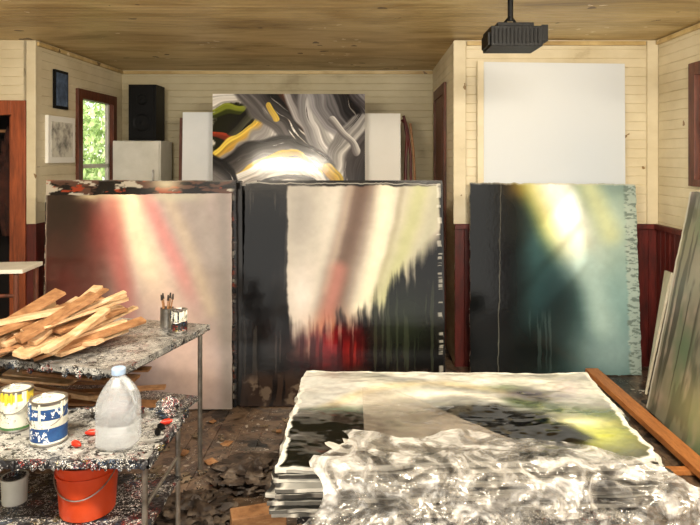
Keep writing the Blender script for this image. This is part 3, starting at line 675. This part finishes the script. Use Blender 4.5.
def jugmat():
    m, nt, b = base_mat('milky_translucent_plastic', .25)
    b.inputs['Base Color'].default_value = (.74, .79, .84, 1); b.inputs['Transmission Weight'].default_value = .6
    b.inputs['Alpha'].default_value = .55
    return m
M_jug = jugmat()
M_cap = nmat('pale_blue_cap', [(.3, (120, 150, 190)), (.7, (170, 192, 220))], scale=8, rough=.4)
jx, jy, jz = -.955, 2.43, TZ
w = MB(M_jug, M_cap)
w.lathe((jx, jy, jz), [(.001, 0), (.066, 0), (.076, .008), (.079, .02), (.079, .085), (.075, .09), (.079, .096), (.079, .15), (.073, .178), (.058, .208), (.038, .237), (.024, .253), (.021, .257), (.021, .267)], 48, sq=.32)
w.lathe((jx, jy, jz + .262), [(.024, 0), (.026, .002), (.026, .022), (.022, .026), (.001, .026)], 24, [1] * 4)
w.tube([(jx + .012, jy - .012, jz + .25), (jx + .042, jy - .035, jz + .248), (jx + .07, jy - .052, jz + .22), (jx + .082, jy - .062, jz + .175), (jx + .074, jy - .06, jz + .13), (jx + .052, jy - .05, jz + .112)], [.012, .013, .013, .013, .014, .016], 14)
w.build('plastic_gallon_jug', smooth=True)

def can(name, x, y, z, r, h, mats, bands):
    w = MB(M_chrome, *mats)
    prof = [(.001, 0), (r * .98, 0), (r * 1.02, .004), (r, .01)]; mis = [0, 0, 0]
    for t, mi in bands: prof.append((r, h * t)); mis.append(mi)
    prof += [(r * 1.03, h * .97), (r * 1.03, h), (r * .9, h), (r * .86, h * .965), (.001, h * .965)]; mis += [0, 0, 0, 0, 1]
    w.lathe((x, y, z), prof, 40, mis)
    w.tube([(x - r, y, z + h * .8)] + [(x - r * 1.12 * math.cos(a), y - .02 - .04 * math.sin(a), z + h * .8 - r * .9 * math.sin(a)) for a in [i * math.pi / 12 for i in range(1, 12)]] + [(x + r, y, z + h * .8)], .0018, 6)
    for i in range(9):
        a = random.uniform(3.3, 6.1); l = random.uniform(.02, .07)
        w.tube([(x + r * 1.02 * math.cos(a), y + r * 1.02 * math.sin(a), z + h * .98), (x + r * 1.02 * math.cos(a), y + r * 1.02 * math.sin(a), z + h * .98 - l)], [.004, .005], 8, mi=random.choice((1, 2)))
    return w.build(name, smooth=True)
mw = nmat('can_label_white', [(.3, (200, 200, 186)), (.7, (234, 234, 222))], scale=20, rough=.4, splats=[((40, 60, 40), 40, .3, .52)])
my = nmat('can_label_yellow', [(.3, (200, 176, 40)), (.7, (232, 212, 80))], scale=20, rough=.4)
mb_ = nmat('can_label_blue', [(.3, (16, 46, 100)), (.7, (46, 92, 150))], scale=16, rough=.4, splats=[((234, 234, 230), 28, .4, .45)])
mg = nmat('can_label_green', [(.3, (40, 90, 50)), (.7, (90, 140, 80))], scale=18, rough=.4)
can('paint_can', -1.425, 2.58, TZ - .003, .06, .16, (mw, my, mg), [(.12, 3), (.4, 1), (.75, 1), (.93, 2)])
can('paint_can', -1.235, 2.46, TZ - .003, .066, .165, (mw, mb_, my), [(.1, 1), (.42, 2), (.6, 1), (.85, 2), (.93, 1)])
can('paint_can', -1.62, 2.52, TZ - .003, .06, .15, (my, mw, mb_), [(.5, 1), (.93, 2)])
w = MB(M_tabledk); w.crumple((-.85, 2.69, .682), (.045, .045, .037), 5, amp=.3); w.crumple((-1.06, 2.68, .676), (.09, .05, .028), 7, 0, amp=.3); w.build('paint_rag', smooth=True)
M_redp = nmat('red_paint', [(.3, (170, 24, 14)), (.7, (224, 60, 26))], scale=12, rough=.3)
w = MB(M_redp, M_chrome, M_black)
for i, (x, y, a) in enumerate(((-.83, 2.60, .5), (-.83, 2.50, 1.9), (-1.09, 2.50, .2), (-.83, 2.55, 2.4), (-1.10, 2.40, 2.6))):
    d = Vector((math.cos(a), math.sin(a), 0)) * .022; c = Vector((x, y, .66))
    w.tube([c - d, c - d * .2, c + d * .7, c + d * .8, c + d * 1.15], [.004, .012, .012, .006, .006], 12, mi=0 if i % 2 == 0 else 2)
w.build('paint_tubes', smooth=True)

# orange bucket on lower shelf
M_buck = nmat('orange_plastic', [(.3, (206, 60, 24)), (.7, (232, 86, 40))], scale=4, rough=.35, bump=.03, splats=[((60, 20, 12), 20, .2, .56)])
w = MB(M_buck, M_chrome, M_tabledk)
k = .82; bx, by, bz = -1.085, 2.46, .382
w.lathe((bx, by, bz), [(a * k, b * k) for a, b in [(.001, .002), (.118, .002), (.122, .01), (.135, .19), (.142, .19), (.142, .2), (.136, .2), (.138, .235), (.146, .235), (.146, .25), (.135, .25), (.12, .16), (.001, .16)]], 48, [0] * 11 + [2])
w.tube([(bx - .118 * math.cos(a), by - .118 * math.sin(a) * .95, bz + .19 - .10 * math.sin(a)) for a in [i * math.pi / 20 for i in range(21)]], .0025, 8, mi=1)
w.build('orange_bucket', smooth=True)
w = MB(M_white, M_tabledk, M_rag)
w.lathe((-1.40, 2.52, .381), [(.001, 0), (.045, 0), (.048, .09), (.05, .09), (.05, .10), (.042, .10), (.001, .09)], 28, [0, 0, 0, 0, 0, 1])
w.build('plastic_tub', smooth=True)

# ------------------------------------------------------------ rear cart with wood scraps
th = -math.radians(15)
Pc = Vector((-1.1, 2.80, 0)); fd = Vector((-.966, .259, 0)); bd = Vector((.259, .966, 0)); ctr = Pc + fd * .5 + bd * .4
def loc(a, b, z): q = Pc + fd * a + bd * b; return (q.x, q.y, z)
w = MB(M_table, M_chrome, M_tabledk)
w.box((ctr.x, ctr.y, .785), (1.0, .8, .03), (0, 0, th)); w.box((ctr.x, ctr.y, .765), (.96, .76, .02), (0, 0, th), 2)
w.box((ctr.x, ctr.y, .40), (.92, .72, .02), (0, 0, th), 2)
for a in (.04, .96):
    for b in (.04, .76): w.tube([loc(a, b, 0), loc(a, b, .77)], .013, mi=1)
for i in range(70):
    a = random.uniform(0, 1); r = random.uniform(.004, .009); q = Vector(loc(a, 0, .775 - random.uniform(0, .02))); w.lathe(q, [(.001, -r * 1.5), (r, -r * .5), (r, r), (.001, r * 2)], 8, [2, 2, 2])
w.build('metal_work_cart')

def planks(name, spec):
    w = MB(M_wood, M_wood2)
    for (x, y, z, l, wd, t, yaw, pit, mi) in spec: w.box((x, y, z), (l, wd, t), (random.uniform(-.2, .2), -pit, yaw), mi, .003)
    return w.build(name, bevel=.002)
sp = []
N = 50
for i in range(N):
    lay = i / N
    x = -1.48 + random.uniform(-.36, .17) * (1 - .35 * lay); y = 3.15 + random.uniform(-.15, .12); z = .825 + .15 * lay + random.uniform(0, .02)
    yaw = random.choice((1.1, .95, 1.25, .8, 1.0, .6, -.2 if lay < .4 else 1.1, 1.2)) + random.uniform(-.15, .15)
    l = random.uniform(.32, .54); pit = random.uniform(.06, .40) * (.35 + lay * .85); wd = random.uniform(.03, .08)
    z = max(z, .822 + math.sin(pit) * l / 2 + wd * .1)
    sp.append((x, y, z, l, wd, random.uniform(.012, .024), yaw, pit, 0 if random.random() < .7 else 1))
planks('scrap_wood_pile', sp)
sp = []
for i in range(16):
    sp.append((-1.5 + random.uniform(-.2, .2), 3.15 + random.uniform(-.15, .2), .435 + i * .016, random.uniform(.4, .62), random.uniform(.04, .07), .014, random.uniform(-.4, .2), 0, 1 if i % 3 else 0))
planks('stacked_offcuts', sp)
can('tin_can', -1.02, 3.42, .802, .042, .12, (M_tabledk, mw, mw), [(.5, 1), (.93, 2)])
w = MB(M_chrome, M_wood2, M_rag)
w.lathe((-1.12, 3.53, .802), [(.001, 0), (.036, 0), (.036, .1), (.038, .102), (.033, .102), (.032, .02), (.001, .02)], 28)
for i in range(5):
    a = i * 1.3; w.tube([(-1.12 + .01 * math.cos(a), 3.53 + .01 * math.sin(a), .83), (-1.12 + .03 * math.cos(a), 3.53 + .03 * math.sin(a), .95)], .004, 8, mi=1); w.tube([(-1.12 + .03 * math.cos(a), 3.53 + .03 * math.sin(a), .95), (-1.12 + .034 * math.cos(a), 3.53 + .034 * math.sin(a), .98)], [.007, .004], 8, mi=2)
w.build('brush_jar', smooth=True)
w = MB(M_white, M_frame)
w.box((-2.3, 3.95, 1.05), (.42, .3, .025), (0, 0, .1))
for x, y in ((-2.48, 3.82), (-2.13, 3.85), (-2.48, 4.07), (-2.13, 4.08)): w.tube([(x, y, 0), (x, y, 1.04)], .015, mi=1)
w.tube([(-2.48, 3.82, .6), (-2.13, 3.85, .6)], .012, mi=1); w.tube([(-2.48, 3.82, .9), (-2.13, 3.85, .9)], .012, mi=1); w.build('tall_stand', bevel=.003)
w = MB(M_wood2, M_dark)
for i in range(5): w.box((-2.7, 3.4 + i * .02, .03 + i * .051), (.7, .4, .05), (0, 0, random.uniform(-.15, .15)), i % 2)
w.build('lumber_stack', bevel=.003)

# ------------------------------------------------------------ light
wd = bpy.data.worlds.new('daylight'); scene.world = wd; wd.use_nodes = True
bg = wd.node_tree.nodes['Background']; bg.inputs['Color'].default_value = (1.0, .965, .89, 1); bg.inputs['Strength'].default_value = 1.8
sd = bpy.data.lights.new('sun', 'SUN'); sd.energy = 5; sd.angle = .05; sd.color = (1, .93, .8)
so = bpy.data.objects.new('sun', sd)
so.rotation_euler = Vector((-.55, .45, -.6)).to_track_quat('-Z', 'Y').to_euler(); so.location = (6, -4, 6); scene.collection.objects.link(so)

# ------------------------------------------------------------ camera
cd = bpy.data.cameras.new('camera'); cd.sensor_width = 36; cd.lens = 32.9; cd.shift_x = -.0286; cd.shift_y = -.152
co = bpy.data.objects.new('camera', cd); co.location = (0, 0, 1.74); co.rotation_euler = (math.pi / 2, 0, 0); scene.collection.objects.link(co)
scene.camera = co
scene.view_settings.view_transform = 'Standard'
scene.view_settings.exposure = 0
